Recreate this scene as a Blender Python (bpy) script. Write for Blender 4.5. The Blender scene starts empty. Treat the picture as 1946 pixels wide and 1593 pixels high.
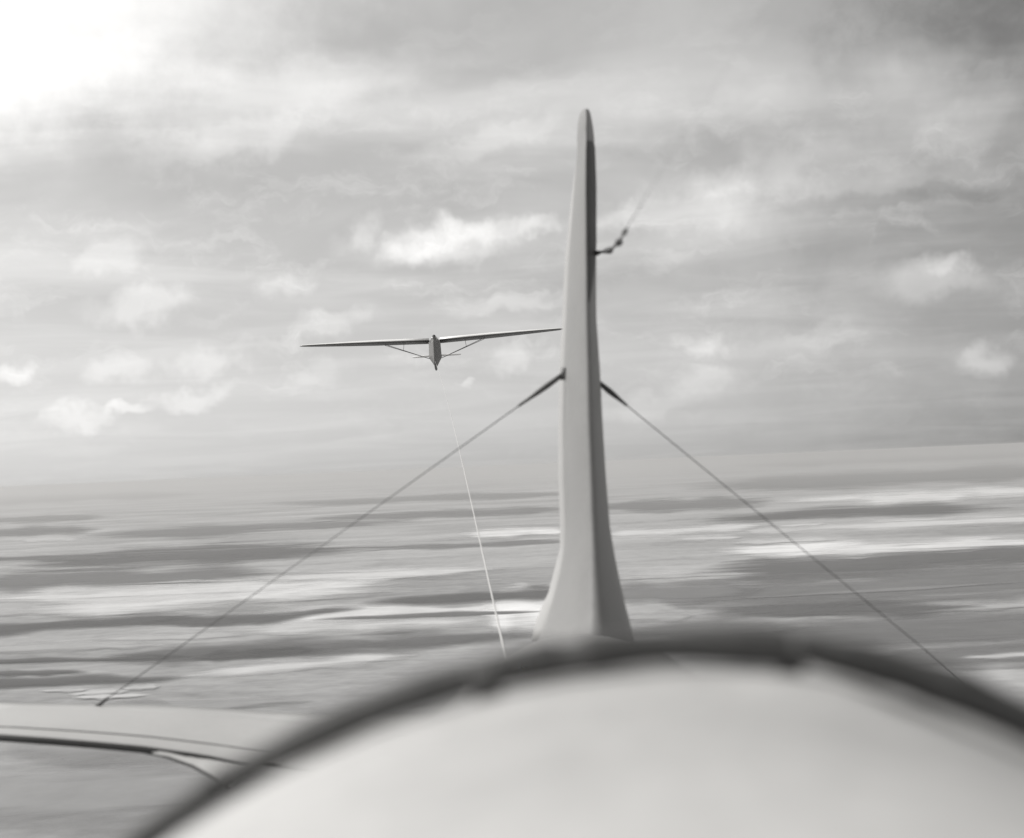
import bpy, bmesh, math, random
from mathutils import Vector, Matrix, noise

scene = bpy.context.scene
col = scene.collection
random.seed(7)

# ---------------------------------------------------------------- camera
H = 500.0                                   # flying height above the plain
FPX = 2673.0                                # focal length in photo pixels
W0, H0 = 1946.0, 1593.0
CX, CY = W0 / 2, H0 / 2
ROLL = math.radians(2.47)
PITCH = math.atan(88.0 / FPX)
cam_d = bpy.data.cameras.new('camera')
cam_d.sensor_fit = 'HORIZONTAL'
cam_d.sensor_width = 36.0
cam_d.lens = 36.0 * FPX / W0
cam_d.clip_start = 0.02
cam_d.clip_end = 600000.0
cam_d.dof.use_dof = True
cam_d.dof.focus_distance = 66.0
cam_d.dof.aperture_fstop = 4.3
cam = bpy.data.objects.new('camera', cam_d)
col.objects.link(cam)
fwd = Vector((0, math.cos(PITCH), math.sin(PITCH)))
up0 = Vector((0, -math.sin(PITCH), math.cos(PITCH)))
rt0 = Vector((1, 0, 0))
RT = rt0 * math.cos(ROLL) - up0 * math.sin(ROLL)
UP = up0 * math.cos(ROLL) + rt0 * math.sin(ROLL)
CP = Vector((0, 0, H))
Mcam = Matrix((RT, UP, -fwd)).transposed().to_4x4()
Mcam.translation = CP
cam.matrix_world = Mcam
scene.camera = cam
# frame of the tow plane: x right, y aft (along the view), z up
MF = Matrix((RT, fwd, UP)).transposed().to_4x4()
MF.translation = CP


def q(px, py, d):
    return Vector(((px - CX) / FPX * d, d, -(py - CY) / FPX * d))


def direction(px, py):
    v = MF.to_3x3() @ q(px, py, 1.0)
    return v.normalized()


# ---------------------------------------------------------------- light
SUN_AZ, SUN_EL = math.radians(-75), math.radians(43)
SV = Vector((math.sin(SUN_AZ) * math.cos(SUN_EL), math.cos(SUN_AZ) * math.cos(SUN_EL), math.sin(SUN_EL)))
sun_d = bpy.data.lights.new('sun', 'SUN')
sun_d.energy = 4.2
sun_d.angle = math.radians(0.53)
sun_d.color = (1.0, 0.985, 0.965)
sun = bpy.data.objects.new('sun', sun_d)
col.objects.link(sun)
sun.rotation_euler = SV.to_track_quat('Z', 'Y').to_euler()
sun.location = (0, 0, H + 50)

world = bpy.data.worlds.new('World')
scene.world = world
world.use_nodes = True
wt = world.node_tree
for n in list(wt.nodes):
    wt.nodes.remove(n)


class NT:
    """small helper for building node graphs"""

    def __init__(self, tree):
        self.t = tree

    def node(self, kind, **kw):
        n = self.t.nodes.new(kind)
        for k, v in kw.items():
            setattr(n, k, v)
        return n

    def put(self, sock, v):
        if isinstance(v, bpy.types.NodeSocket):
            self.t.links.new(v, sock)
        else:
            sock.default_value = v

    def m(self, op, a, b=None, c=None, clamp=False):
        n = self.node('ShaderNodeMath', operation=op, use_clamp=clamp)
        self.put(n.inputs[0], a)
        if b is not None:
            self.put(n.inputs[1], b)
        if c is not None:
            self.put(n.inputs[2], c)
        return n.outputs[0]

    def v(self, op, a, b=None):
        n = self.node('ShaderNodeVectorMath', operation=op)
        self.put(n.inputs[0], a)
        if b is not None:
            self.put(n.inputs[1], b)
        return n.outputs['Value'] if op in ('DOT_PRODUCT', 'LENGTH') else n.outputs[0]

    def noise(self, vec, scale, detail=4.0, rough=0.5, dist=0.0):
        n = self.node('ShaderNodeTexNoise')
        self.put(n.inputs['Vector'], vec)
        n.inputs['Scale'].default_value = scale
        n.inputs['Detail'].default_value = detail
        n.inputs['Roughness'].default_value = rough
        n.inputs['Distortion'].default_value = dist
        return n.outputs[0]

    def ramp(self, x, a, b, lo=0.0, hi=1.0, smooth=True):
        n = self.node('ShaderNodeMapRange')
        n.interpolation_type = 'SMOOTHSTEP' if smooth else 'LINEAR'
        self.put(n.inputs['Value'], x)
        n.inputs['From Min'].default_value = a
        n.inputs['From Max'].default_value = b
        n.inputs['To Min'].default_value = lo
        n.inputs['To Max'].default_value = hi
        return n.outputs[0]


g = NT(wt)
tc = g.node('ShaderNodeTexCoord')
D = tc.outputs['Generated']
sky = g.node('ShaderNodeTexSky')
sky.sky_type = 'NISHITA'
sky.sun_disc = False
sky.sun_elevation = SUN_EL
sky.sun_rotation = math.atan2(SV.x, SV.y)
sky.altitude = 500
sky.air_density = 1.0
sky.dust_density = 2.0
bw = g.node('ShaderNodeRGBToBW')
wt.links.new(sky.outputs[0], bw.inputs[0])
STR = 0.1
sep = g.node('ShaderNodeSeparateXYZ')
wt.links.new(D, sep.inputs[0])
X, Y, Z = sep.outputs
# air light: clear sky (yellow-filter dark) plus a thin veil that glows towards the sun
sd = g.v('DOT_PRODUCT', D, tuple(SV))
s01 = g.m('MULTIPLY_ADD', sd, 0.5, 0.5, clamp=True)
clear = g.m('MULTIPLY', bw.outputs[0], STR * 0.52)
veil = g.m('MULTIPLY_ADD', g.m('POWER', s01, 1.8), 0.52, 0.14)
# the same two terms, with the haze layer paling towards the horizon
hz = g.ramp(Z, 0.0, 0.13, 1.0, 0.0)
base = g.m('ADD', clear, veil)
base = g.m('ADD', base, g.m('MULTIPLY', hz, g.m('MULTIPLY_ADD', s01, 0.16, -0.05)))
# cloud sheets on a flat layer overhead
zz = g.m('ADD', g.m('MAXIMUM', Z, 0.0), 0.09)
pc = g.node('ShaderNodeCombineXYZ')
g.put(pc.inputs[0], g.m('DIVIDE', X, zz))
g.put(pc.inputs[1], g.m('DIVIDE', Y, zz))
mp = g.node('ShaderNodeMapping')
mp.inputs['Rotation'].default_value = (0, 0, math.radians(-14))
mp.inputs['Scale'].default_value = (0.8, 1.1, 1.0)
mp.inputs['Location'].default_value = (3.1, 1.7, 0.0)
wt.links.new(pc.outputs[0], mp.inputs[0])
n1 = g.noise(mp.outputs[0], 1.2, 4.0, 0.5, 0.5)
n2 = g.noise(D, 9.0, 6.0, 0.58, 0.3)
sheet = g.m('ADD', g.ramp(n1, 0.36, 0.72), g.m('MULTIPLY', g.m('SUBTRACT', n2, 0.5), 0.5))
# small-scale rag for the heaped clouds, in direction space
rag_a = g.noise(D, 26.0, 5.0, 0.6)
rag_b = g.noise(D, 75.0, 3.0, 0.55)
rag = g.m('ADD', g.m('MULTIPLY', g.m('SUBTRACT', rag_a, 0.5), 2.6), g.m('MULTIPLY', g.m('SUBTRACT', rag_b, 0.5), 0.7))

wn = g.node('ShaderNodeTexNoise')
wt.links.new(D, wn.inputs['Vector'])
wn.inputs['Scale'].default_value = 34.0
wn.inputs['Detail'].default_value = 3.0
wn.inputs['Roughness'].default_value = 0.55
off = g.v('MULTIPLY', g.v('SUBTRACT', wn.outputs['Color'], (0.5, 0.5, 0.5)), (0.05, 0.05, 0.036))
DW = g.v('ADD', D, off)
total = None


def cloud(px, py, w, h, amt, tilt=6.0, soft=1.3, ragged=0.45):
    """one heap or streak of cloud standing in the direction px, py"""
    global total
    c = direction(px, py)
    ax = direction(px + 10, py - 10 * math.tan(math.radians(tilt))) - c
    ax.normalize()
    ay = c.cross(ax) * -1.0
    if ay.z < 0:
        ay = -ay
    ay.normalize()
    u = g.m('MULTIPLY_ADD', g.v('DOT_PRODUCT', DW, tuple(ax / (w / FPX))), 1.0, -c.dot(ax) / (w / FPX))
    t = g.m('MULTIPLY_ADD', g.v('DOT_PRODUCT', DW, tuple(ay / (h / FPX))), 1.0, -c.dot(ay) / (h / FPX))
    e = g.m('ADD', g.m('MULTIPLY', u, u), g.m('MULTIPLY', t, t))
    e = g.m('SQRT', e)
    front = g.m('GREATER_THAN', g.v('DOT_PRODUCT', D, tuple(c)), 0.5)
    e = g.m('ADD', e, g.m('MULTIPLY', rag, ragged))
    k = g.ramp(e, 1.0 - 0.55 * soft, 1.0 + 0.45 * soft, amt, 0.0)
    k = g.m('MULTIPLY', k, front)
    total = k if total is None else g.m('ADD', total, k)


for a in [
    # the bright heap above the glider
    (842, 444, 58, 34, .26, 8, 1.0, .3), (902, 436, 54, 28, .26, 4, 1.0, .3), (962, 434, 60, 28, .22, 4, 1.0, .3), (1018, 432, 42, 22, .24, 0, 1.0, .3),
    (790, 468, 56, 28, .22, 14, 1.1, .35), (870, 474, 120, 24, .24, 8, 1.2, .3), (775, 490, 60, 20, .16, 6, 1.3, .3), (690, 442, 36, 30, .22, 20, 1.2, .3), (660, 462, 44, 20, .10, 20, 1.3, .4),
    # right of the fin
    (1310, 400, 120, 46, .24), (1365, 345, 50, 26, .16), (1480, 312, 75, 44, .16), (1420, 385, 100, 40, .12),
    (1180, 410, 45, 26, .22), (1765, 540, 85, 34, .26), (1808, 500, 38, 20, .34), (1330, 655, 50, 22, .30),
    (1345, 722, 60, 26, .22), (1855, 690, 50, 24, .30), (1560, 640, 120, 26, .12), (1250, 770, 110, 20, .12),
    # left, low
    (280, 582, 85, 28, .30, 12), (545, 552, 45, 20, .18, 14), (200, 492, 52, 26, .20), (640, 608, 65, 18, .2),
    (960, 582, 100, 20, .2), (230, 700, 55, 22, .22), (400, 690, 60, 28, .26), (370, 757, 55, 16, .25),
    (130, 795, 60, 20, .3), (242, 781, 38, 10, .3), (38, 716, 30, 16, .34), (970, 682, 48, 20, .22),
    (880, 730, 20, 7, .22), (620, 700, 60, 20, .12), (540, 640, 90, 14, .12),
]:
    cloud(*a)
for a in [
    # long high streaks, broad and soft
    (60, 0, 500, 165, .62, 14, 1.75, .25), (0, 180, 250, 70, .26, 12, 1.6, .3), (450, 262, 150, 34, .22, 14, 1.2, .4),
    (520, 180, 260, 50, .2, 12, 1.3, .4), (950, 150, 480, 120, .05, 8, 1.5, .4), (940, 268, 120, 24, .16, 16, 1.2, .4),
    (1400, 210, 220, 40, .1, 10, 1.3, .5), (1735, 130, 90, 60, .16, 20, 1.2, .5), (1840, 215, 80, 60, .14, 20, 1.2, .5),
    (1640, 300, 220, 40, .10, 10, 1.2, .5), (1150, 330, 500, 120, .03, 8, 1.6, .4),
    # gaps where the darker sky shows
    (1900, 60, 230, 120, -.24, 0, 1.5, .4), (2120, 520, 470, 700, -.22, 0, 1.7, .25), (1720, 372, 260, 20, -.12, 6, 1.2, .4), (1550, 480, 60, 90, -.06, 0, 1.3, .4),
    (250, 370, 420, 50, -.06, 8, 1.3, .3), (950, 350, 330, 40, -.05, 10, 1.3, .3), (1050, 525, 260, 30, -.06, 4, 1.3, .4),
    (1600, 180, 90, 60, -.08, 20, 1.3, .4),
]:
    cloud(*a)
mw = g.node('ShaderNodeMapping')
mw.inputs['Scale'].default_value = (16.0, 16.0, 44.0)
wt.links.new(DW, mw.inputs[0])
wisp = g.m('MULTIPLY', g.ramp(g.noise(mw.outputs[0], 1.0, 5.0, 0.6, 0.4), 0.48, 0.78), g.ramp(Z, 0.02, 0.09, 0.03, 0.11))
val_w = g.m('MULTIPLY', wisp, g.ramp(Z, 0.17, 0.32, 1.0, 0.25))
sh_amt = g.ramp(Z, 0.0, 0.22, 0.06, 0.27)
val = g.m('ADD', base, g.m('MULTIPLY', g.m('SUBTRACT', sheet, 0.45), g.m('MULTIPLY', sh_amt, g.m('MULTIPLY_ADD', s01, 0.9, 0.15))))
val = g.m('ADD', val, g.m('MULTIPLY', g.m('MINIMUM', total, 0.62), 0.62))
val = g.m('ADD', val, val_w)
val = g.m('MAXIMUM', val, 0.06)
low = g.ramp(Z, -0.03, 0.0, 0.0, 1.0)
val = g.m('MULTIPLY', val, g.m('MULTIPLY_ADD', low, 0.5, 0.5))
cb = g.node('ShaderNodeCombineColor')
g.put(cb.inputs[0], g.m('MULTIPLY', val, 1.0 / STR))
g.put(cb.inputs[1], g.m('MULTIPLY', val, 0.992 / STR))
g.put(cb.inputs[2], g.m('MULTIPLY', val, 0.978 / STR))
bg = g.node('ShaderNodeBackground')
bg.inputs['Strength'].default_value = STR
wt.links.new(cb.outputs[0], bg.inputs['Color'])
wo = g.node('ShaderNodeOutputWorld')
wt.links.new(bg.outputs[0], wo.inputs['Surface'])
world.cycles.sampling_method = 'MANUAL'
world.cycles.sample_map_resolution = 1024

vs = scene.view_settings
scene.display_settings.display_device = 'sRGB'
vs.view_transform = 'Standard'
vs.look = 'None'
vs.exposure = 0.0
vs.gamma = 1.0
vs.use_curve_mapping = False
scene.cycles.volume_bounces = 2
scene.cycles.max_bounces = 8
scene.cycles.transparent_max_bounces = 24

# ---------------------------------------------------------------- materials


def material(name, grey, rough=0.5, spec=0.4, metal=0.0, var=0.12, scale=6.0, bump=0.0, bscale=200.0, detail=5.0):
    m = bpy.data.materials.new(name)
    m.use_nodes = True
    t = m.node_tree
    for n in list(t.nodes):
        t.nodes.remove(n)
    k = NT(t)
    co = k.node('ShaderNodeTexCoord').outputs['Object']
    nz = k.noise(co, scale, detail, 0.6)
    nz2 = k.noise(co, scale * 9, 3.0, 0.6)
    f = k.m('ADD', k.m('MULTIPLY', k.m('SUBTRACT', nz, 0.5), 2 * var), k.m('MULTIPLY', k.m('SUBTRACT', nz2, 0.5), var))
    val = k.m('MULTIPLY', k.m('ADD', f, 1.0), grey)
    cc = k.node('ShaderNodeCombineColor')
    k.put(cc.inputs[0], val)
    k.put(cc.inputs[1], k.m('MULTIPLY', val, 0.992))
    k.put(cc.inputs[2], k.m('MULTIPLY', val, 0.975))
    b = k.node('ShaderNodeBsdfPrincipled')
    t.links.new(cc.outputs[0], b.inputs['Base Color'])
    b.inputs['Metallic'].default_value = metal
    b.inputs['Specular IOR Level'].default_value = spec
    k.put(b.inputs['Roughness'], k.m('MULTIPLY_ADD', k.m('SUBTRACT', nz, 0.5), 0.25, rough))
    if bump:
        bp = k.node('ShaderNodeBump')
        bp.inputs['Strength'].default_value = bump
        bp.inputs['Distance'].default_value = 0.002
        k.put(bp.inputs['Height'], k.noise(co, bscale, 3.0, 0.5))
        t.links.new(bp.outputs[0], b.inputs['Normal'])
    o = k.node('ShaderNodeOutputMaterial')
    t.links.new(b.outputs[0], o.inputs['Surface'])
    return m


M_deck = material('silver dope', 0.42, 0.42, 0.4, var=0.34, scale=6, bump=0.06, bscale=60)
M_body = material('silver fabric', 0.25, 0.5, 0.35, var=0.08, scale=4, bump=0.1, bscale=300)
M_fin = material('grey fabric', 0.215, 0.5, 0.3, var=0.13, scale=7, bump=0.1, bscale=300)
M_rudder = material('pale fabric', 0.36, 0.5, 0.3, var=0.07, scale=5, bump=0.1, bscale=300)
M_tail = material('tailplane fabric', 0.38, 0.5, 0.35, var=0.12, scale=5, bump=0.1, bscale=300)
M_rubber = material('black leather', 0.085, 0.6, 0.3, var=0.35, scale=25, bump=0.5, bscale=120)
M_plate = material('worn plate', 0.11, 0.4, 0.4, var=0.15, scale=40)
M_strip = material('dark strip', 0.055, 0.6, 0.25, var=0.3, scale=14)
M_deck_shade = material('painted shade', 0.37, 0.7, 0.2, var=0.25, scale=12)
M_steel = material('dull steel', 0.07, 0.45, 0.4, var=0.2, scale=60)
M_ins = material('dark ceramic', 0.03, 0.3, 0.5, var=0.2, scale=60)
M_rope = material('white rope', 0.46, 0.85, 0.2, var=0.12, scale=9, bump=0.4, bscale=150)
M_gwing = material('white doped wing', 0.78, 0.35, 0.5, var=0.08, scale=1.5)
M_gwing_shade = material('shaded wing tone', 0.10, 0.5, 0.25, var=0.1, scale=2)  # shade under the glider wing, put into the colour
M_gbody = material('varnished plywood', 0.19, 0.6, 0.12, var=0.12, scale=2)
M_gdark = material('dark keel', 0.05, 0.45, 0.4, var=0.2, scale=4)
M_gstrut = material('dark strut', 0.17, 0.45, 0.4, var=0.1, scale=4)


def patch_material(name, grey, var=0.25, alpha=True):
    m = bpy.data.materials.new(name)
    m.use_nodes = True
    t = m.node_tree
    for n in list(t.nodes):
        t.nodes.remove(n)
    k = NT(t)
    co = k.node('ShaderNodeNewGeometry').outputs['Position']
    nz = k.noise(co, 0.0016, 5.0, 0.6)
    nz2 = k.noise(co, 0.009, 4.0, 0.65)
    f = k.m('ADD', k.m('MULTIPLY', k.m('SUBTRACT', nz, 0.5), 2 * var), k.m('MULTIPLY', k.m('SUBTRACT', nz2, 0.5), 1.6 * var))
    val = k.m('MULTIPLY', k.m('ADD', f, 1.0), grey)
    cc = k.node('ShaderNodeCombineColor')
    for i in range(3):
        k.put(cc.inputs[i], val)
    b = k.node('ShaderNodeBsdfDiffuse')
    t.links.new(cc.outputs[0], b.inputs[0])
    o = k.node('ShaderNodeOutputMaterial')
    at = k.node('ShaderNodeAttribute', attribute_name='edge')
    mq = k.node('ShaderNodeMapping')
    mq.inputs['Scale'].default_value = (0.36, 1.0, 1.0)
    t.links.new(co, mq.inputs[0])
    nz3 = k.noise(mq.outputs[0], 0.0042, 5.0, 0.62, 0.6)
    a = k.ramp(k.m('ADD', at.outputs['Fac'], k.m('MULTIPLY', k.m('SUBTRACT', nz3, 0.5), 1.5)), 0.0, 0.85, 0.0, 0.86)
    tr = k.node('ShaderNodeBsdfTransparent')
    mx = k.node('ShaderNodeMixShader')
    k.put(mx.inputs[0], a)
    t.links.new(tr.outputs[0], mx.inputs[1])
    t.links.new(b.outputs[0], mx.inputs[2])
    t.links.new(mx.outputs[0], o.inputs['Surface'])
    return m


# ---------------------------------------------------------------- mesh helpers
def mesh_obj(name, verts, faces, mat, parent=None, smooth=True):
    me = bpy.data.meshes.new(name)
    me.from_pydata([tuple(v) for v in verts], [], faces)
    me.validate()
    bm = bmesh.new()
    bm.from_mesh(me)
    bmesh.ops.recalc_face_normals(bm, faces=bm.faces)
    bm.to_mesh(me)
    bm.free()
    if smooth:
        me.polygons.foreach_set('use_smooth', [True] * len(me.polygons))
    me.materials.append(mat)
    o = bpy.data.objects.new(name, me)
    col.objects.link(o)
    if parent:
        o.parent = parent
    return o


def loft(sections, closed=True, caps=True):
    n = len(sections[0])
    verts = [p for s in sections for p in s]
    faces = []
    m = n if closed else n - 1
    for i in range(len(sections) - 1):
        for j in range(m):
            a, b = i * n + j, i * n + (j + 1) % n
            faces.append((a, b, b + n, a + n))
    if caps and closed:
        faces.append(tuple(range(n)))
        faces.append(tuple(range((len(sections) - 1) * n, len(sections) * n)))
    return verts, faces


def tube(pts, rads, n=10, squash=None):
    secs = []
    pts = [Vector(p) for p in pts]
    if not isinstance(rads, (list, tuple)):
        rads = [rads] * len(pts)
    ref = None
    for i, p in enumerate(pts):
        a = pts[max(i - 1, 0)]
        b = pts[min(i + 1, len(pts) - 1)]
        d = (b - a).normalized()
        if ref is None:
            ref = Vector((0, 0, 1)) if abs(d.z) < 0.9 else Vector((1, 0, 0))
        u = (ref - d * ref.dot(d)).normalized()
        w = d.cross(u)
        ref = u
        k = squash or 1.0
        secs.append([p + u * rads[i] * math.cos(2 * math.pi * j / n) + w * rads[i] * k * math.sin(2 * math.pi * j / n) for j in range(n)])
    return loft(secs)


def join(*vf):
    V, F = [], []
    for v, f in vf:
        o = len(V)
        V += list(v)
        F += [tuple(i + o for i in ff) for ff in f]
    return V, F


def lerp(tab, x):
    if x <= tab[0][0]:
        return tab[0][1:]
    for a, b in zip(tab, tab[1:]):
        if x <= b[0]:
            t = (x - a[0]) / (b[0] - a[0])
            return tuple(p + (r - p) * t for p, r in zip(a[1:], b[1:]))
    return tab[-1][1:]


def tag(o, label=None, cat=None, group=None, kind=None):
    if label:
        o['label'] = label
    if cat:
        o['category'] = cat
    if group:
        o['group'] = group
    if kind:
        o['kind'] = kind


# ---------------------------------------------------------------- ground
R_G = 150000.0
rings = [0, 600, 1500, 3000, 5000, 8000, 12000, 18000, 26000, 40000, 60000, 90000, R_G]
V, F = [Vector((0, 0, 0))], []
NS = 72
for r in rings[1:]:
    for j in range(NS):
        a = 2 * math.pi * j / NS
        V.append(Vector((r * math.cos(a), r * math.sin(a), 0)))
for j in range(NS):
    F.append((0, 1 + j, 1 + (j + 1) % NS))
for i in range(len(rings) - 2):
    for j in range(NS):
        a, b = 1 + i * NS + j, 1 + i * NS + (j + 1) % NS
        F.append((a, b, b + NS, a + NS))
gm = bpy.data.materials.new('farmed plain')
gm.use_nodes = True
t = gm.node_tree
for n in list(t.nodes):
    t.nodes.remove(n)
k = NT(t)
co = k.node('ShaderNodeNewGeometry').outputs['Position']
mpn = k.node('ShaderNodeMapping')
mpn.inputs['Rotation'].default_value = (0, 0, math.radians(9))
mpn.inputs['Scale'].default_value = (0.8, 1.0, 1.0)
t.links.new(co, mpn.inputs[0])
pos = mpn.outputs[0]
vor = k.node('ShaderNodeTexVoronoi', distance='CHEBYCHEV')
vor.inputs['Scale'].default_value = 1 / 620.0
t.links.new(pos, vor.inputs['Vector'])
vb = k.node('ShaderNodeRGBToBW')
t.links.new(vor.outputs['Color'], vb.inputs[0])
nL = k.noise(pos, 1 / 5200.0, 5.0, 0.6, 0.4)
nM = k.noise(pos, 1 / 900.0, 5.0, 0.62, 0.3)
nS = k.noise(pos, 1 / 60.0, 4.0, 0.6)
mst = k.node('ShaderNodeMapping')
mst.inputs['Rotation'].default_value = (0, 0, math.radians(-3))
mst.inputs['Scale'].default_value = (0.42, 1.0, 1.0)
t.links.new(co, mst.inputs[0])
nT = k.noise(mst.outputs[0], 1 / 1100.0, 6.0, 0.6, 0.8)
nU = k.noise(mst.outputs[0], 1 / 260.0, 4.0, 0.6, 0.4)
alb = k.m('MULTIPLY_ADD', k.m('SUBTRACT', vb.outputs[0], 0.5), 0.07, 0.295)
alb = k.m('MULTIPLY_ADD', k.m('SUBTRACT', nL, 0.5), 0.25, alb)
alb = k.m('MULTIPLY_ADD', k.m('SUBTRACT', nM, 0.5), 0.12, alb)
alb = k.m('MULTIPLY_ADD', k.m('SUBTRACT', nS, 0.5), 0.20, alb)
alb = k.m('MULTIPLY_ADD', k.m('SUBTRACT', nT, 0.5), 0.44, alb)
alb = k.m('MULTIPLY_ADD', k.m('SUBTRACT', nU, 0.5), 0.14, alb)
alb = k.m('MINIMUM', k.m('MAXIMUM', alb, 0.07), 0.55)
cc = k.node('ShaderNodeCombineColor')
for i in range(3):
    k.put(cc.inputs[i], alb)
b = k.node('ShaderNodeBsdfDiffuse')
t.links.new(cc.outputs[0], b.inputs[0])
o = k.node('ShaderNodeOutputMaterial')
t.links.new(b.outputs[0], o.inputs['Surface'])
ground = mesh_obj('ground', V, F, gm, smooth=False)
tag(ground, kind='structure')

# fields and painted cloud shade: sheets standing a little above the plain
FM = {}


def on_ground(px, py, z):
    d = direction(px, py)
    return CP + d * ((z - H) / d.z)


fcount = 0


def field_light_patch(x0, y0, x1, y1, th, tone, pw=0.6):
    global fcount
    ex = (x1 - x0) * .18
    x0, x1, y0, y1 = x0 - ex, x1 + ex, y0 + ex * .043, y1 - ex * .043
    fcount += 1
    z = 0.8 + 0.22 * (fcount % 18)
    tone = round(tone, 2)
    if tone not in FM:
        FM[tone] = patch_material('crop %03d' % int(tone * 100), tone)
    n = 22
    rows = 7
    V, F, E = [], [], []
    ph = random.uniform(0, 100)
    bend = random.uniform(-.35, .35) * th
    for i in range(n + 1):
        t = -1 + 2 * i / n
        x = x0 + (x1 - x0) * i / n
        yc = y0 + (y1 - y0) * i / n + bend * (1 - t * t) + 0.35 * th * noise.noise(Vector((ph, t * 2.2, 0)))
        hh = th * ((1 - abs(t) ** 2.2) ** pw * (0.85 + 0.5 * noise.noise(Vector((ph, 5, t * 3.0)))) + 0.03)
        for r in range(rows):
            s = -1 + 2 * r / (rows - 1)
            y = yc + s * hh * 1.7
            yh = 884 - 0.0432 * (x - 973)
            V.append(on_ground(x, max(y, yh + 12), z))
            E.append(0.9 * max(0.0, (1 - abs(s)) * min(1.0, 2.2 * (1 - abs(t)))) ** 0.9)
    for i in range(n):
        for r in range(rows - 1):
            a = i * rows + r
            F.append((a, a + rows, a + rows + 1, a + 1))
    c = sum(V, Vector()) / len(V)
    c.z = 0
    o = mesh_obj('field_light_patch', [v - c for v in V], F, FM[tone], smooth=False)
    o.location = c
    at = o.data.attributes.new('edge', 'FLOAT', 'POINT')
    at.data.foreach_set('value', E)
    tag(o, kind='structure', group='fields on the plain')


DARK = [  # dark fields, with cloud shadows painted in as dark tones
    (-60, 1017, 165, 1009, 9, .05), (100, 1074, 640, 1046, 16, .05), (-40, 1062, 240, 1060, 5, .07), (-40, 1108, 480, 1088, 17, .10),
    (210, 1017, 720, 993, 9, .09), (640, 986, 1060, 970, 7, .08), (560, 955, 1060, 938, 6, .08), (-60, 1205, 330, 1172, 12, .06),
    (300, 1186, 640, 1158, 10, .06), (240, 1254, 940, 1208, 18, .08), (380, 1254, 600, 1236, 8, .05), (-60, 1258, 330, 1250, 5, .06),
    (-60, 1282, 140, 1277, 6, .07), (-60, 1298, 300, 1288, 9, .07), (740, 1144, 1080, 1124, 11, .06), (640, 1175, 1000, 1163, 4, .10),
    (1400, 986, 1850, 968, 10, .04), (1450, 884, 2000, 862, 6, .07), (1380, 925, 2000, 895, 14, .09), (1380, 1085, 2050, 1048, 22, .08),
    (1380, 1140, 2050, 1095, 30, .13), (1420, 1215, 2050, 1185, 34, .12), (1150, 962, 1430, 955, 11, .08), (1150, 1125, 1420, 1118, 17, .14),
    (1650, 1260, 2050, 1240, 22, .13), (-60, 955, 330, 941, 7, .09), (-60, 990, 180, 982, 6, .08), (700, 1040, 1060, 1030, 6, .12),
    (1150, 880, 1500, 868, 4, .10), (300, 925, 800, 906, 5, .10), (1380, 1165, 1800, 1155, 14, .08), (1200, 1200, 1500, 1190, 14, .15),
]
LIGHT = [
    (120, 1158, 680, 1112, 22, .72), (30, 1138, 560, 1105, 14, .68), (520, 1098, 900, 1084, 8, .68), (320, 1122, 760, 1096, 8, .72),
    (-60, 1073, 220, 1080, 6, .46), (-60, 992, 560, 966, 4, .42), (200, 1214, 450, 1206, 6, .5), (520, 1174, 1080, 1150, 18, .72),
    (470, 1200, 900, 1180, 9, .65), (440, 1173, 640, 1160, 5, .55), (400, 1284, 740, 1246, 10, .62), (80, 1311, 165, 1310, 4, .5),
    (140, 1319, 240, 1312, 5, .58), (235, 1308, 300, 1303, 5, .52), (150, 1324, 270, 1320, 4, .58), (890, 1014, 1080, 1010, 7, .85),
    (1150, 1014, 1440, 998, 8, .7), (1290, 1027, 1400, 1022, 5, .6), (1420, 1032, 1580, 1026, 5, .6), (1400, 1048, 1700, 1042, 13, .85),
    (1580, 1046, 1990, 1030, 9, .78), (1420, 1010, 1540, 1004, 6, .55), (1520, 1005, 2000, 983, 8, .66), (1520, 951, 2010, 928, 9, .78),
    (1640, 948, 1840, 941, 12, .78), (1210, 953, 1440, 947, 4, .5), (1170, 1098, 1430, 1090, 4, .45), (1180, 1174, 1310, 1168, 9, .42),
    (1730, 1164, 2000, 1146, 5, .42), (1840, 1250, 2000, 1240, 5, .5), (930, 1178, 1090, 1168, 34, .9), (40, 1027, 150, 1026, 4, .55),  # the broad palest patch paints a soft glow at the fin's foot
    (1430, 1138, 1900, 1108, 3, .24), (-60, 1235, 260, 1228, 9, .42), (-60, 1168, 130, 1160, 5, .42), (-40, 1350, 500, 1335, 14, .34),
    (60, 1430, 620, 1400, 40, .33), (-60, 1530, 500, 1500, 60, .31), (600, 1040, 960, 1028, 4, .4), (240, 940, 700, 924, 3, .4),
    (820, 912, 1080, 906, 3, .45), (1480, 1000, 1560, 996, 3, .6),
]
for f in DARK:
    field_light_patch(*f[:5], f[5] + .03)
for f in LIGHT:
    field_light_patch(*f[:5], f[5] * .86)

# ---------------------------------------------------------------- haze
hv = bpy.data.materials.new('haze air')
hv.use_nodes = True
t = hv.node_tree
for n in list(t.nodes):
    t.nodes.remove(n)
k = NT(t)
pv = k.node('ShaderNodeVolumePrincipled')
pv.inputs['Color'].default_value = (0.645, 0.64, 0.633, 1)
pv.inputs['Density'].default_value = 3.8e-5
pv.inputs['Anisotropy'].default_value = 0.32
o = k.node('ShaderNodeOutputMaterial')
t.links.new(pv.outputs[0], o.inputs['Volume'])
zb, zt, rr = -1.0, H + 14.0, R_G + 500
V = [Vector((sx * rr, sy * rr, z)) for z in (zb, zt) for sx, sy in ((-1, -1), (1, -1), (1, 1), (-1, 1))]
F = [(0, 1, 2, 3), (4, 5, 6, 7), (0, 1, 5, 4), (1, 2, 6, 5), (2, 3, 7, 6), (3, 0, 4, 7)]
haze = mesh_obj('haze', V, F, hv, smooth=False)
tag(haze, kind='stuff')

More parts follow.
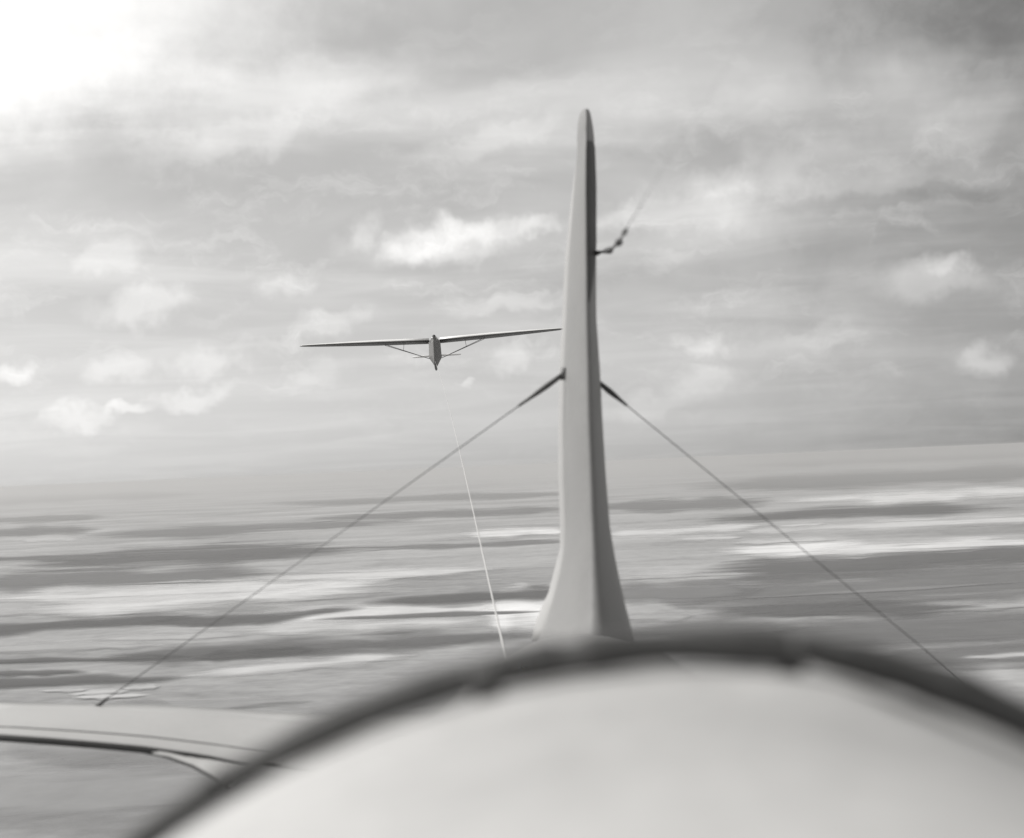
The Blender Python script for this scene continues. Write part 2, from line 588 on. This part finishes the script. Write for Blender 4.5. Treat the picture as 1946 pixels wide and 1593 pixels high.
# ---------------------------------------------------------------- tow plane
ORI = Vector((0.12, 2.4, -1.1))
plane = bpy.data.objects.new('tow_plane', None)
col.objects.link(plane)
plane.matrix_world = MF @ Matrix.Translation(ORI)
tag(plane, 'silver tow plane seen from its cockpit, domed rear deck and upright grey tail fin', 'aeroplane')


def part(name, vf, mat, parent=plane, smooth=True):
    V, F = vf
    return mesh_obj(name, [Vector(v) - ORI for v in V], F, mat, parent, smooth)


AX = 0.04                                    # drift of the fuselage axis to the right, metres per metre
RL, RR = 0.394, 0.266                        # the hoop is rounder on its right
KS = 0.78                                    # size of the hoop: it stands close to the lens
D_A = 0.75 * KS                                   # distance of the hoop
RD = 0.445 * KS
top_a = q(1360, 1226, D_A)


def ring(a, off=0.0):
    rr_ = (RL if a < 0 else RR)
    return (rr_ + off) * math.sin(a), (rr_ + off) * math.cos(a) - rr_




def deck_section(y, r, ztop, ang0, ang1, n):
    cx = top_a.x + AX * (y - D_A)
    return [Vector((cx + ring(a)[0], y, ztop + ring(a)[1])) for a in [ang0 + (ang1 - ang0) * i / n for i in range(n + 1)]]


secs = []
for y, dz in ((.10, -.004), (.2, -.004), (.3, -.005), (.4, -.006), (.5, -.007), (.58, -.008), (.64, -.009), (.675, -.0095), (.69, -.007), (.70, -.0065), (.71, -.008), (.72, -.011), (.75, -.012)):
    secs.append(deck_section(y * KS, RD, top_a.z + dz * KS, -1.9, 1.9, 72))
deck = part('fuselage_deck', loft(secs, closed=False), M_deck)
sm = deck.modifiers.new('thick', 'SOLIDIFY')
sm.thickness = 0.003
sm.offset = -1


def hoop(a0, a1, r, rad, lump=0.0, n=60, y=D_A, z0=0.0, seed=0.0):
    cx = top_a.x
    pts, rads = [], []
    for i in range(n + 1):
        a = a0 + (a1 - a0) * i / n
        e_ = ring(a, r - RD)
        pts.append(Vector((cx + e_[0], y, top_a.z + z0 + e_[1])))
        rads.append(KS * rad * (1 + lump * noise.noise(Vector((seed, a * 9.0, 2.0)))))
    return tube(pts, rads, 12)


# padded coaming in laced lengths, with a bare joint plate between two of them
for a0, a1, rad, sd_ in ((-1.7, -0.55, .0078, 1), (-0.545, -0.168, .0094, 2), (-0.138, 0.11, .0104, 4), (0.113, 1.7, .0110, 5)):
    part('coaming_pad', hoop(a0, a1, RD, rad, .30, seed=sd_), M_rubber)
part('joint_plate', hoop(-0.18, -0.13, RD - .001 * KS, .0092, 0, n=10), M_plate)
part('coaming_knob', hoop(-0.262, -0.232, RD - .006 * KS, .0135, .1, n=6), M_rubber)
part('coaming_knob', hoop(0.10, 0.135, RD - .003 * KS, .0108, .1, n=6), M_rubber)
# soft band of shade on the deck, painted as a grey strip, leaving the hoop on the right
grid = []
for i in range(31):
    a = 0.13 + 1.2 * i / 30
    yc_ = KS * (.742 - .10 * (1 - math.exp(-(a - .10) / .16)))
    row = []
    for j in range(5):
        y = yc_ + KS * .011 * (j / 2 - 1)
        e_ = ring(a, .0012)
        row.append(Vector((top_a.x + AX * (y - D_A) + e_[0], y, top_a.z - .0062 * KS + e_[1])))
    grid.append(row)
part('deck_shade_strip', loft(grid, closed=False), M_deck_shade)

# rear fuselage tapering to the tail
secs = []
for y, zt_, a, bb in ((.66, -.152, .335, .36), (1.0, -.205, .36, .40), (1.4, -.258, .375, .42), (2.0, -.336, .38, .40), (2.7, -.430, .37, .36), (3.3, -.508, .36, .33), (3.7, -.560, .33, .30), (4.2, -.62, .24, .25), (4.7, -.70, .12, .18), (4.95, -.76, .04, .11)):
    cx = .0656 + .04 * (y - .585)
    secs.append([Vector((cx + a * math.sin(2 * math.pi * j / 40), y, zt_ - bb + bb * math.cos(2 * math.pi * j / 40))) for j in range(40)])
part('rear_fuselage', loft(secs), M_body)

# fin: outline table py -> left, ridge, right (photo pixels), ridge distance
FIN = [(207, 1110, 1113.6, 1117, 4.04), (209, 1107, 1113.8, 1119, 4.02), (213, 1104, 1114, 1121, 4.01), (220, 1101, 1114.3, 1123, 4.0), (236, 1098, 1115, 1126, 3.985), (258, 1096.5, 1115, 1129, 3.98), (285, 1097, 1114, 1130.5, 3.96), (350, 1092, 1114, 1133, 3.93), (480, 1082, 1116, 1133, 3.88),
       (600, 1076, 1118, 1133, 3.83), (700, 1072, 1121, 1140, 3.79), (800, 1070, 1123, 1145, 3.75), (900, 1072, 1127, 1151, 3.70),
       (1000, 1076, 1130, 1159, 3.65), (1050, 1071, 1132, 1167, 3.62), (1100, 1062, 1134, 1177, 3.59), (1140, 1050, 1137, 1186, 3.56),
       (1170, 1043, 1139, 1193, 3.54), (1195, 1033, 1141, 1201, 3.52), (1220, 1020, 1143, 1207, 3.50), (1260, 1004, 1146, 1208, 3.46), (1330, 995, 1150, 1208, 3.42)]
secs = []
ys = [207, 208, 209, 211, 213, 216, 220, 227, 236, 247, 258, 270, 285, 310] + list(range(340, 1340, 30))
for py in ys:
    L, E_, R_, d0 = lerp(FIN, py)
    zk = -(py - CY) / FPX
    s = []
    N = 9
    for i in range(N + 1):                   # right flank from the ridge aft
        t_ = i / N
        d = d0 + 0.30 * t_ ** 1.3
        px = E_ + (R_ - E_) * math.sin(t_ * math.pi / 2) ** 0.9
        s.append(Vector(((px - CX) / FPX * d, d, zk * d)))
    dh = 4.42
    mid = (L + R_) / 2 - 2
    for u_ in (0.5, 1.0):
        d = d0 + .30 + (dh - d0 - .30) * u_
        px = R_ + (mid + (R_ - mid) * .45 - R_) * u_
        s.append(Vector(((px - CX) / FPX * d, d, zk * d)))
    for u_ in (1.0, 0.5):
        d = d0 + .36 + (dh - d0 - .36) * u_
        px = L + (mid + (L - mid) * .55 - L) * u_
        s.append(Vector(((px - CX) / FPX * d, d, zk * d)))
    for i in range(N, 0, -1):                # left flank back to the ridge
        t_ = i / N
        d = d0 + 0.36 * t_ ** 1.3
        px = E_ + (L - E_) * math.sin(t_ * math.pi / 2) ** 0.9
        s.append(Vector(((px - CX) / FPX * d, d, zk * d)))
    secs.append(s)
fin = part('fin', loft(secs), M_fin)

strip = []  # thin dark strip on the upper right flank of the fin
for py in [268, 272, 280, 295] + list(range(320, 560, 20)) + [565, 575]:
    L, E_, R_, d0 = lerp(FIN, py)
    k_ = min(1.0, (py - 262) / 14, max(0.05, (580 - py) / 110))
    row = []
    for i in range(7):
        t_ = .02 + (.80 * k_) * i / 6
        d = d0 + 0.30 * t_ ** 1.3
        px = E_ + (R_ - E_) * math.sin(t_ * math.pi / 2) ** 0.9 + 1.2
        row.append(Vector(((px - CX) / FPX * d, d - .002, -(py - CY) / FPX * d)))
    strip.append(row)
part('fin_dark_strip', loft(strip, closed=False), M_strip, fin)

RUD = [(265, 1097, 1128), (350, 1086, 1122), (480, 1073, 1112), (600, 1068, 1105), (700, 1063, 1102),
       (800, 1061, 1100), (900, 1061, 1102), (1000, 1064, 1105), (1060, 1064, 1105), (1100, 1054, 1108), (1150, 1042, 1110), (1200, 1020, 1110), (1240, 1010, 1110)]
secs = []
for py in [265, 300] + list(range(340, 1250, 30)):
    L, R_ = lerp(RUD, py)
    d0, d1 = 4.44, 4.98
    if py < 265:
        d0, d1 = 4.20 + .28 * ((265 - py) / 57) ** 3, 4.98 - .22 * ((265 - py) / 57) ** 3
    z = -(py - CY) / FPX * (d0 + .06 if py < 265 else 4.30)
    s = []
    m_ = (L + R_) / 2
    sk = .28 * (R_ - L) if py < 300 else 0.0        # the nose of the horn sits to the right of its middle
    for i in range(18):
        a = 2 * math.pi * i / 18
        ca = math.cos(a)
        d = (d0 + .12) + (.12 if ca < 0 else (d1 - d0 - .12)) * ca
        w_ = (R_ - L) / 2 * abs(math.sin(a)) ** (0.8) * (1 if math.sin(a) > 0 else -1) + sk * max(0, -ca) ** 1.5
        s.append(Vector(((m_ - CX) / FPX * d + w_ / FPX * (d0 + .12), d, z)))
    secs.append(s)
part('rudder', loft(secs), M_rudder)


# tailplane halves
def tailplane(side):
    secs, hs, es, bs = [], [], [], []
    for i in range(15):
        t_ = i / 14
        if side < 0:
            px = 1060 + (-170 - 1060) * t_
            pyl = lerp([(-170, 1395), (30, 1406), (250, 1424), (400, 1444), (480, 1456), (700, 1470), (1060, 1478)], px)[0]
            pyt = lerp([(-170, 1346), (30, 1349), (170, 1351), (300, 1357), (480, 1368), (700, 1372), (1060, 1374)], px)[0]
        else:
            px = 1180 + (2380 - 1180) * t_
            pyl = 1455 + 55 * t_
            pyt = 1352 + 70 * t_
        dl = 3.62 + (0.16 if t_ > .9 else 0) * (t_ - .9) * 10 - .22 * math.exp(-t_ * 7)
        dt = 4.17
        le, te = q(px, pyl, dl), q(px, pyt, dt)
        te.x = le.x
        n_ = 8
        c = te - le
        th = .058 * (1 - .3 * t_)
        up = []
        for j in range(n_ + 1):
            u_ = (j / n_) ** 1.8
            up.append(le + c * u_ + Vector((0, 0, th * (1.5 * math.sqrt(u_) * (1 - .55 * u_) - .0))) * .62)
        lo = []
        for j in range(n_ - 1, 0, -1):
            u_ = (j / n_) ** 1.8
            lo.append(le + c * u_ - Vector((0, 0, th * (1.5 * math.sqrt(u_) * (1 - .55 * u_)))) * .5)
        secs.append(up + lo)
        p = up[-1]
        es.append([p + Vector((0, .02, -.004)), p + Vector((0, .14, -.03)), p + Vector((0, .40, -.10)), p + Vector((0, .14, -.055)), p + Vector((0, .02, -.04))])
        if side < 0 and px > 545:
            continue
        hs.append(up[3] + Vector((0, 0, .001)))
        bs.append(le + Vector((0, .004, .002)))
    tp = part('tailplane', loft(secs), M_tail)
    part('seam_tape', tube(hs, [.0006, .0012] + [.0018] * (len(hs) - 2), 8), M_plate, tp)
    part('leading_shade', tube(bs, [.003, .0065, .0088] + [.0095] * (len(bs) - 3), 10), M_strip, tp)  # shade along the leading edge, painted in as a dark tube
    part('elevator', loft(es), M_tail)
    return secs


tailplane(-1)
fe = [q(270, 1430, 3.62), q(320, 1440, 3.6), q(365, 1456, 3.57), q(405, 1477, 3.5), q(425, 1492, 3.44), q(436, 1502, 3.41)]
fu = [q(272, 1428, 3.63), q(325, 1434, 3.63), q(365, 1438, 3.62), q(430, 1448, 3.6), q(470, 1454, 3.58), q(500, 1458, 3.55)]
fil = part('root_fillet', loft([[b_, b_ + (a_ - b_) * .5 + Vector((0, -.006, .01)), a_] for a_, b_ in zip(fe, fu)], closed=False), M_tail)
part('fillet_edge', tube(fe, [.0015, .0035, .0045, .0048, .004, .002], 8), M_strip, fil)
tailplane(1)


def brace(p0, p1, knob, q_=1.0):
    p0, p1 = Vector(p0), Vector(p1)
    d = p1 - p0
    L = d.length
    u0 = d / L
    w = part('brace_wire', tube([p0 + u0 * .1 * q_, p0 + d * .5, p1 - d * .02], [.0015, .0012, .0015], 8), M_steel)
    u_ = d / L
    part('turnbuckle', tube([p0, p0 + u_ * .03 * q_, p0 + u_ * .06 * q_, p0 + u_ * .09 * q_, p0 + u_ * .115 * q_, p0 + u_ * .16 * q_], [.0065, .0075, .0085, .0075, .0055, .0035], 10), M_steel, w)
    part('fitting', tube([p1 - u_ * .07, p1 - u_ * .04, p1], [.003, .006, .0075], 8), M_steel, w)
    if knob:
        part('lug', tube([p0 + Vector((.004, 0, -.017)), p0 + Vector((.004, 0, .018))], [.013, .011], 8), M_steel, w)


brace(q(1071, 711, 4.05), q(170, 1352, 4.13), True)
brace(q(1138, 727, 4.05), q(1952, 1394, 4.0), False, .65)

# aerial: stub on the fin, two insulators, wire running forward to a mast by the cockpit
a0, a1, a2, a3 = q(1130, 482, 4.12), q(1159, 476, 3.7), q(1176, 461, 3.25), q(1190, 436, 2.75)
aer = part('aerial_wire', tube([a0, a1, a2, a3, q(1250, 335, 1.9), q(1450, 20, 1.35), q(1800, -500, .85)], [.004, .004, .0035, .0008, .0002, .0001, .0001], 8), M_steel)
part('insulator', tube([a1 + (a0 - a1) * .35, a1 + (a0 - a1) * .12, a1, a1 + (a2 - a1) * .08], [.005, .0085, .0095, .006], 10), M_ins, aer)
part('insulator', tube([a2 + (a1 - a2) * .2, a2 + (a1 - a2) * .06, a2 + (a3 - a2) * .05, a2 + (a3 - a2) * .13], [.0045, .0092, .0092, .0045], 10), M_ins, aer)
part('insulator', tube([a3 + (a2 - a3) * .45, a3 + (a2 - a3) * .2, a3], [.003, .0055, .003], 10), M_plate, aer)
part('aerial_stub', tube([q(1124, 486, 4.1), a0, a0 + (a1 - a0) * .3], [.012, .009, .006], 10), M_steel)

# ---------------------------------------------------------------- glider
SG = 70.0 / FPX                              # metres per photo pixel at the glider
gl = bpy.data.objects.new('glider', None)
col.objects.link(gl)
bank = math.radians(3.9)
Rg = Matrix.Rotation(math.radians(2.0), 4, 'Z') @ Matrix.Rotation(-bank, 4, 'Y') @ Matrix.Rotation(math.radians(-3.5), 4, 'X')
gl.matrix_world = MF @ Matrix.Translation(q(829, 697, 70.0)) @ Rg
tag(gl, 'high winged glider with strut braced wings flying on tow behind the tail fin', 'glider')
# glider axes: x to the photo's right, y aft, z up; origin at the bottom of the cockpit pod


def gpart(name, vf, mat, parent=gl, smooth=True):
    return mesh_obj(name, vf[0], vf[1], mat, parent, smooth)


def pod(y, wt_, wb, zt_, zs, zb_):
    """six-sided fuselage frame: flat top, deep sides, vee bottom"""
    return [Vector((-wt_ * .55, y, zt_)), Vector((wt_ * .55, y, zt_)), Vector((wt_, y, zt_ - .10)), Vector((wb, y, zs)), Vector((.035, y, zb_)), Vector((-.035, y, zb_)), Vector((-wb, y, zs)), Vector((-wt_, y, zt_ - .10))]


secs = [pod(-2.72, .02, .02, 1.0, .30, .16), pod(-2.66, .05, .06, 1.04, .30, .04), pod(-2.2, .13, .155, 1.07, .32, -.05), pod(-1.6, .22, .25, 1.09, .35, -.09),
        pod(-.9, .28, .305, 1.10, .38, -.08), pod(-.2, .29, .31, 1.36, .42, -.05), pod(.5, .28, .29, 1.38, .5, .06), pod(1.4, .2, .2, 1.22, .62, .28), pod(2.6, .12, .12, 1.06, .74, .55), pod(4.1, .05, .05, .95, .78, .7)]
body = gpart('fuselage', loft(secs), M_gbody, smooth=False)
gpart('skid', tube([Vector((0, -2.5, .10)), Vector((0, -2.0, -.08)), Vector((0, -1.2, -.17)), Vector((0, -.3, -.17)), Vector((0, .5, -.03))], [.05, .055, .06, .06, .05], 8), M_gdark)
# cockpit rim, windscreen and pilot
gpart('cockpit_rim', tube([Vector((.2 * math.cos(a), -1.15 + .36 * math.sin(a), 1.075 - .02 * math.sin(a))) for a in [2 * math.pi * i / 24 for i in range(25)]], .03, 8), M_gdark)
ws = []
for i in range(9):
    a = math.pi * (i / 8 - .5)
    ws.append([Vector((.2 * math.sin(a), -1.38 - .14 * math.cos(a), 1.06)), Vector((.14 * math.sin(a), -1.2 - .1 * math.cos(a), 1.3))])
mg = bpy.data.materials.new('perspex')
mg.use_nodes = True
pb = mg.node_tree.nodes['Principled BSDF']
pb.inputs['Base Color'].default_value = (.85, .85, .83, 1)
pb.inputs['Transmission Weight'].default_value = 1.0
pb.inputs['Roughness'].default_value = .15
pb.inputs['IOR'].default_value = 1.2
gpart('windscreen', loft(ws, closed=False), mg)


def ball(c, rx, ry, rz, n=12, m=8):
    V, F = [], []
    for i in range(m + 1):
        th = math.pi * i / m
        for j in range(n):
            a = 2 * math.pi * j / n
            V.append(Vector((c[0] + rx * math.sin(th) * math.cos(a), c[1] + ry * math.sin(th) * math.sin(a), c[2] + rz * math.cos(th))))
    for i in range(m):
        for j in range(n):
            a_, b_ = i * n + j, i * n + (j + 1) % n
            F.append((a_, b_, b_ + n, a_ + n))
    return V, F


# wings
Z_W = 1.30


def wing_section(x, chord, ylead, z, th):
    s = []
    n_ = 9
    for j in range(n_ + 1):
        u_ = (j / n_) ** 1.7
        yt = 5 * th * chord * (.2969 * math.sqrt(u_) - .126 * u_ - .3516 * u_ ** 2 + .2843 * u_ ** 3 - .1015 * u_ ** 4)
        cam_ = .045 * chord * 4 * u_ * (1 - u_)
        s.append(Vector((x, ylead + chord * u_, z + cam_ + yt - .035 * chord * u_)))
    for j in range(n_ - 1, 0, -1):
        u_ = (j / n_) ** 1.7
        yt = 5 * th * chord * (.2969 * math.sqrt(u_) - .126 * u_ - .3516 * u_ ** 2 + .2843 * u_ ** 3 - .1015 * u_ ** 4)
        cam_ = .045 * chord * 4 * u_ * (1 - u_)
        s.append(Vector((x, ylead + chord * u_, z + cam_ - yt - .035 * chord * u_)))
    return s


for sgn in (-1, 1):
    secs = []
    for x, ch, yl, th in ((.27, 1.30, -.35, .165), (1.5, 1.30, -.35, .165), (2.8, 1.28, -.34, .16), (4.2, 1.08, -.26, .14), (5.4, .84, -.15, .12), (6.2, .62, -.04, .11), (6.55, .46, .05, .10), (6.68, .28, .15, .10), (6.73, .1, .25, .1)):
        secs.append(wing_section(sgn * x, ch, yl, Z_W + x * math.tan(math.radians(1.8)), th))
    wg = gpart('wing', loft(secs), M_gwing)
    wg.data.materials.append(M_gwing_shade)
    for pl_ in wg.data.polygons:  # lit top pale and shaded underside dark, painted as two tones
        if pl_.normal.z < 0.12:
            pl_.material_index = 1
    zw = Z_W + 2.55 * math.tan(math.radians(1.8)) - .07
    s0, s1 = Vector((sgn * .31, -.15, .40)), Vector((sgn * 2.55, .0, zw))
    st = gpart('strut', tube([s0, (s0 + s1) / 2, s1], [.014, .017, .014], 8), M_gstrut)
    s2 = Vector((sgn * 2.5, .62, zw - .01))
    gpart('strut', tube([Vector((sgn * .30, .05, .42)), s2], .012, 8), M_gstrut)
    m_ = s0 + (s1 - s0) * .56
    gpart('jury_strut', tube([m_, Vector((m_.x - sgn * .05, m_.y, Z_W - .03))], .010, 6), M_gstrut, st)
    tsec = []
    for x, ch, yl in ((.02, .62, 3.65), (.8, .58, 3.7), (1.2, .42, 3.82), (1.28, .2, 3.95)):
        tsec.append(wing_section(sgn * x, ch, yl, .97, .09))
    gpart('tailplane', loft(tsec), M_gwing)
fs = []
for z, ch, yl in ((.75, 1.0, 3.5), (1.1, .9, 3.65), (1.5, .72, 3.85), (1.75, .5, 4.05), (1.82, .25, 4.2)):
    fs.append([Vector((.035 * w_, yl + ch * u_, z)) for u_, w_ in ((0, 0), (.1, .8), (.35, 1), (.7, .7), (1, 0.1), (.7, -.7), (.35, -1), (.1, -.8))])
gpart('fin', loft(fs), M_gwing)
gpart('wing_fairing', loft([pod(-.34, .12, .13, 1.47, 1.3, 1.2), pod(-.1, .16, .18, 1.52, 1.3, 1.2), pod(.4, .15, .18, 1.53, 1.3, 1.2), pod(.95, .06, .08, 1.4, 1.3, 1.2)]), M_gwing)
# pilot sits in the cockpit
Mg = gl.matrix_world.copy()
pil = bpy.data.objects.new('person', None)
col.objects.link(pil)
pil.matrix_world = Mg @ Matrix.Translation((0, -1.0, .7))
tag(pil, 'glider pilot in dark cap, head and shoulders above the cockpit rim', 'person')
body_vf = join(loft([[Vector((rx * math.cos(2 * math.pi * j / 14), ry * math.sin(2 * math.pi * j / 14) , z)) for j in range(14)] for z, rx, ry in
                ((-.15, .17, .12), (.1, .18, .13), (.3, .20, .12), (.40, .17, .10), (.45, .08, .08), (.50, .055, .06), (.56, .07, .085), (.62, .078, .10), (.69, .075, .098), (.745, .05, .07), (.765, .015, .02))]))
mesh_obj('body', body_vf[0], body_vf[1], material('pilot', .18, .7, .2), pil)
cap = ball((0, 0.01, .70), .088, .11, .085)
mesh_obj('cap', cap[0], cap[1], M_gdark, pil)

# ---------------------------------------------------------------- tow rope
r0 = q(988, 1372, 4.35)
r1 = MF.inverted() @ (Mg @ Vector((0, -2.4, .02)))
r_pts = []
for i in range(61):
    t_ = (i / 60) ** 2.2
    p = r0.lerp(r1, t_)
    p += Vector((.0016 * 70 * 4 * t_ * (1 - t_), 0, -.20 * 4 * t_ * (1 - t_)))
    r_pts.append(p)
rope_o = MF @ r0
V, F = tube(r_pts,   .0042, 8)
rope = mesh_obj('tow_rope', [MF @ v - rope_o for v in V], F, M_rope)
rope.location = rope_o
tag(rope, 'thin white tow rope running from the glider nose down past the fin', 'rope')
